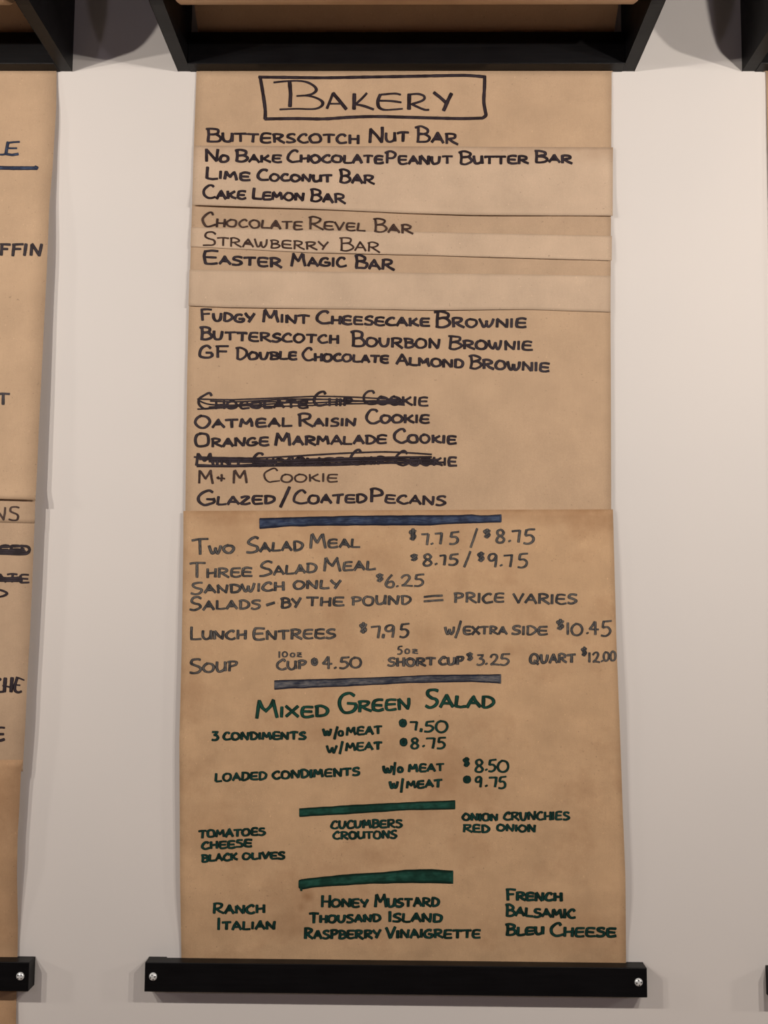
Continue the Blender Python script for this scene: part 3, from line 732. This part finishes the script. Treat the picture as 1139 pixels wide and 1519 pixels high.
low_line(GR, 'small green TOMATOES', words(('tomatoes', 294, 394, 1244, 1239.5, 12.5, 12.5), w=3.3))
low_line(GR, 'small green CHEESE', words(('cheese', 298, 374, 1261, 1257, 12.5, 12.5), w=3.3))
low_line(GR, 'small green BLACK OLIVES', words(('black', 298, 353, 1279.5, 1276.5, 13, 12), ('olives', 359, 423, 1275.5, 1274.5, 11.5, 11.5), w=3.3))
low_line(GRB, 'bent green marker bar above HONEY MUSTARD', lambda k: (k.band([(443, 1305.5), (447, 1304), (500, 1298), (540, 1295), (565, 1294), (600, 1290), (640, 1289), (672, 1291.5)],
    [(443, 1317), (447, 1319), (470, 1316), (500, 1314), (550, 1311), (595, 1310), (640, 1310), (672, 1311)]), k.stroke([(446, 1316), (447, 1321)], 3.4)), 'marker_bar')
low_line(GR, 'green RANCH', words(('Ranch', 315, 393, 1356, 1355, 17, 13.5), w=3.5))
low_line(GR, 'green ITALIAN', words(('Italian', 321, 409, 1380, 1379, 19, 13.5), w=3.5))
low_line(GR, 'green HONEY MUSTARD', words(('Honey', 475, 547, 1346.5, 1346.5, 19, 13.5), ('Mustard', 555, 652, 1346, 1345, 20, 14.5), w=3.5))
low_line(GR, 'green THOUSAND ISLAND', words(('Thousand', 458, 565, 1369.5, 1368, 16.5, 13), ('Island', 575, 656, 1367.5, 1368.5, 17, 14), w=3.6))
low_line(GR, 'green RASPBERRY VINAIGRETTE', words(('Raspberry', 450, 565, 1393.5, 1392.5, 17, 14), ('Vinaigrette', 571, 713, 1392, 1392, 18, 14), w=3.6))
low_line(GR, 'green FRENCH', words(('French', 749, 834, 1336, 1337, 18.5, 13.5), w=3.8))
low_line(GR, 'green BALSAMIC', words(('Balsamic', 749, 854, 1359, 1362.5, 18, 14.5), w=3.7))
low_line(GR, 'green BLEU CHEESE', words(('Bleu', 749, 807, 1389, 1387, 18.5, 13.5), ('Cheese', 815, 914, 1389.5, 1390, 22, 15), w=3.8))

# ------------------------------------------------------------------ left column
ZL = [(3.0, .10), (0, .085), (-4, .30), (-12, .62), (-24, .78), (-36, .72), (-44, .55), (-49.6, .085), (-51.6, .085), (-56, .25), (-60, .3)]
def z_left(x, y): return interp(ZL, y)+.04*noise.noise((x*.1, y*.15, 6))*min(1, max(0, -y/4))*min(1, max(0, (48-abs(y))/4))
LL = [(0, -575), (1519, -640)]
LR = [(105, 83.5), (160, 83), (250, 77.5), (300, 73), (400, 69), (480, 65), (560, 61), (640, 57), (700, 54.5), (745, 52), (780, 51), (860, 48), (950, 44), (1020, 40), (1090, 37), (1140, 34)]
def z_l2(x, y): return z_left(x, y)+.03+edge_lift(x, y, y_of(741, 50), 1.0, .24, 2.2)
lbase = sheet('hanging_sheet', M_BASE, roll_l, z_l2, LL, [(a, b+.3) for a, b in LR], [(-700, 100), (200, 104)], [(-700, 733), (0, 740), (60, 742)], 24, 80)
ls = tag(empty('menu_sheet', W(-SP, y_of(950, 0), .3)), 'long kraft paper sheet on the left column, with scribbled-out black words', 'paper sheet')
sheet('paper', M_MID, ls, z_left, LL, LR, [(-700, 748), (0, 755), (60, 756)], [(-700, 1120), (200, 1150)], 24, 60)
def z_l3(x, y): return z_left(x, y)+.02
ln = tag(empty('paper_strip', W(-SP, y_of(760, 0), .3)), 'narrow kraft paper strip on the left column, with thin letters NS', 'paper strip')
sheet('paper', M_MID, ln, z_l3, LL, [(a, b+.2) for a, b in LR], [(-700, 722), (60, 731)], [(-700, 768), (0, 775), (60, 776.5)], 24, 6)
def z_l4(x, y): return interp(ZL, y)+.04+.05*noise.noise((x*.2, y*.2, 11))*min(1, max(0, (49-abs(y))/4))*min(1, max(0, (abs(y)-39)/2))
ll = tag(empty('menu_sheet', W(-SP, y_of(1300, 0), .2)), 'creased kraft paper sheet at the lower left, passing behind the left bar', 'paper sheet')
sheet('paper', M_OLDER, ll, z_l4, [(1100, -615), (1560, -625)], [(1127, 34.5), (1133, 32), (1145, 31), (1200, 28.5), (1240, 26), (1300, 25), (1370, 26.5), (1419, 26), (1470, 24.5), (1519, 23.5), (1600, 22)],
      [(-700, 1120), (0, 1127.5), (30, 1127)], [(-700, 1590), (60, 1600)], 24, 40)
def lline(parent, zf, mat, label, fn, name='lettering'): return line(parent, zf, mat, label, fn, name)
def muffin_head(k):
    k.stroke([(-8, 210), (-9, 229)], 4.4); k.stroke([(-9, 229), (4, 229.5), (9, 228.5)], 3.4)
    k.stroke([(29, 210.5), (20, 211), (12, 212)], 3.6); k.stroke([(12, 211), (10, 221), (9, 228)], 4.4); k.stroke([(9, 228.5), (18, 230), (27, 228.5)], 4.8); k.stroke([(11, 220), (25, 220)], 3.4)
    k.stroke([(-60, 247), (-20, 248.5), (20, 249.5), (55, 249.5)], 5.2, nib=0); k.stroke([(52, 247.5), (56, 249.5)], 4, nib=0)
lline(lbase, z_l2, NVB, 'underlined blue heading end, letters LE', muffin_head)
lline(lbase, z_l2, K, 'black marker letters FFIN', lambda k: [k.glyph(c, a, b, 379, 17, 4.0, slant=.12) for c, a, b in (('F', -1, 12), ('F', 17, 31), ('I', 35, 38), ('N', 44, 61))])
lline(lbase, z_l2, K, 'black marker letter T', lambda k: k.glyph('T', -3, 13, 600, 16, 3.8))
lline(ln, z_l3, KT, 'thin dark letters NS', lambda k: (k.glyph('N', -8, 8, 771, 19, 2.6), k.glyph('S', 13, 28, 771.5, 20, 2.8)))
def lscr(k):
    k.word('seed', -16, 45, 822, 822, 14, 14, w=3.4)
    k.stroke([(-14, 812), (10, 811), (36, 810), (43, 813), (43, 819), (34, 822), (0, 821)], 3.2, True, 0)
    k.stroke([(-14, 816), (10, 817), (36, 815)], 3.6, True, 0); k.stroke([(-14, 819), (15, 819.5), (38, 818)], 3.0, True, 0)
lline(ls, z_left, K, 'scribbled-out black marker word', lscr)
def lscr2(k):
    k.word('ate', -8, 43, 865, 865, 14, 14, w=3.2)
    k.stroke([(-12, 856), (10, 858), (32, 857)], 3.6, True, 0); k.stroke([(-12, 860.5), (10, 861), (33, 861)], 3.8, True, 0)
    k.stroke([(-4, 874), (6, 877), (10.5, 880.5), (5, 884), (-4, 886)], 3.2, True)
lline(ls, z_left, K, 'crossed-out black word end ATE with a stray curl below', lscr2)
def che(k):
    k.stroke([(-12, 1010), (-4, 1006), (1, 1008.5)], 4, True); k.stroke([(-12, 1010), (-14, 1020), (-6, 1026), (6, 1026)], 3.4, True)
    k.stroke([(8, 1006), (6.5, 1026)], 4.6); k.stroke([(18, 1005.5), (16.5, 1026)], 4.6); k.stroke([(4, 1017), (12, 1018.5), (16, 1020)], 2.6, True)
    k.stroke([(25.5, 1006), (22.5, 1016), (22.5, 1024), (27, 1027), (32, 1025.5)], 3.8, True, .3); k.stroke([(24, 1004.5), (29, 1006), (36, 1009)], 2.4, True); k.stroke([(19, 1015.5), (30, 1016.5)], 2.4)
lline(ls, z_left, K, 'black marker letters CHE', che)
def ee(k):
    k.stroke([(-8, 1080), (2, 1079), (7, 1079.5)], 2.6, nib=0); k.stroke([(-8, 1080), (-10, 1090), (-8, 1097)], 3.6); k.stroke([(-9, 1089), (5.5, 1089)], 3, nib=0); k.stroke([(-8, 1097), (0, 1098.5), (6.5, 1096.5)], 3.4, True, 0)
lline(ls, z_left, K, 'single black marker letter E at the left edge', ee)

# ------------------------------------------------------------------ right column (a sliver shows)
RL = [(0, 1137), (105, 1136), (250, 1139.5), (500, 1146), (1000, 1156), (1430, 1162)]
RR = [(0, 1755), (1430, 1800)]
sheet('hanging_sheet', M_BASE, roll_r, z_base, RL, RR, [(1100, 104), (1800, 104)], [(1100, 1441), (1800, 1450)], 20, 60)

# ------------------------------------------------------------------ clamp bars
def screw(x, y, z, root, spin):
    """domed head with a cross recess"""
    r = .215; vs = [W(x, y, z+.135)]; f = []; k = 20
    rings = [(.35, .128), (.62, .108), (.85, .07), (1.0, .02), (1.0, .0)]
    for q, h in rings:
        vs += [W(x+r*q*cos(2*pi*i/k), y+r*q*sin(2*pi*i/k), z+h) for i in range(k)]
    f = [(0, 1+i, 1+(i+1) % k) for i in range(k)]
    for j in range(len(rings)-1):
        f += [(1+j*k+i, 1+(j+1)*k+i, 1+(j+1)*k+(i+1) % k, 1+j*k+(i+1) % k) for i in range(k)]
    o = adopt(mesh_obj('screw', vs, f, M_STEEL, smooth=True), root)
    vs = []; f = []
    for a in (spin, spin+pi/2):
        c, s = cos(a), sin(a)
        for (u, w_) in ((-.15, -.030), (.15, -.030), (.15, .030), (-.15, .030)):
            for h in (.08, .1375): vs.append(W(x+u*c-w_*s, y+u*s+w_*c, z+h-(.014 if abs(u) > .1 else 0)))
    for b in (0, 8):
        f += [(b+1, b+3, b+5, b+7), (b, b+6, b+4, b+2)]+[(b+2*i, b+(2*i+2) % 8, b+(2*i+3) % 8, b+2*i+1) for i in range(4)]
    c = mesh_obj('cross_recess', vs, f, M_RECESS); c.parent = o; c.matrix_parent_inverse = Matrix.Translation(-root.location) if False else Matrix.Identity(4)
    return o
def clamp_bar(cx, cy, tilt, label, spins, side=(1, 1)):
    root = tag(empty('clamp_bar', W(cx, cy, 0)), label, 'wooden bar', 'black wooden bars along the bottom')
    R = lambda x, y, z: (cx+x-tilt*y, cy+y+tilt*x, z)
    bevel(adopt(mesh_obj('batten', [W(*p) for p in box_verts(-13.25, 13.25, -1.5, 0, .135, .93, R)], BF, M_WOOD), root))
    for s in (-1, 1):
        a, b = sorted((s*13.25, s*12.3))
        adopt(mesh_obj('spacer', [W(*p) for p in box_verts(a, b, -1.49, -.005, 0, .134, R)], BF, M_WOOD), root)
    for s, sp in zip((-1, 1), spins):
        p = R(s*12.80, -.72, .93); screw(p[0], p[1], p[2], root, sp)
    return root
clamp_bar(-.257, -49.85+.034, .0021, 'black wooden bar screwed over the foot of the middle menu', (.25, .12))
clamp_bar(-SP-.23, -49.86-.049, -.0007, 'black wooden bar at the bottom left corner', (.3, .8))
clamp_bar(SP+.107-.03, -49.86+.015, .001, 'black wooden bar cut off by the right edge', (.5, .2))
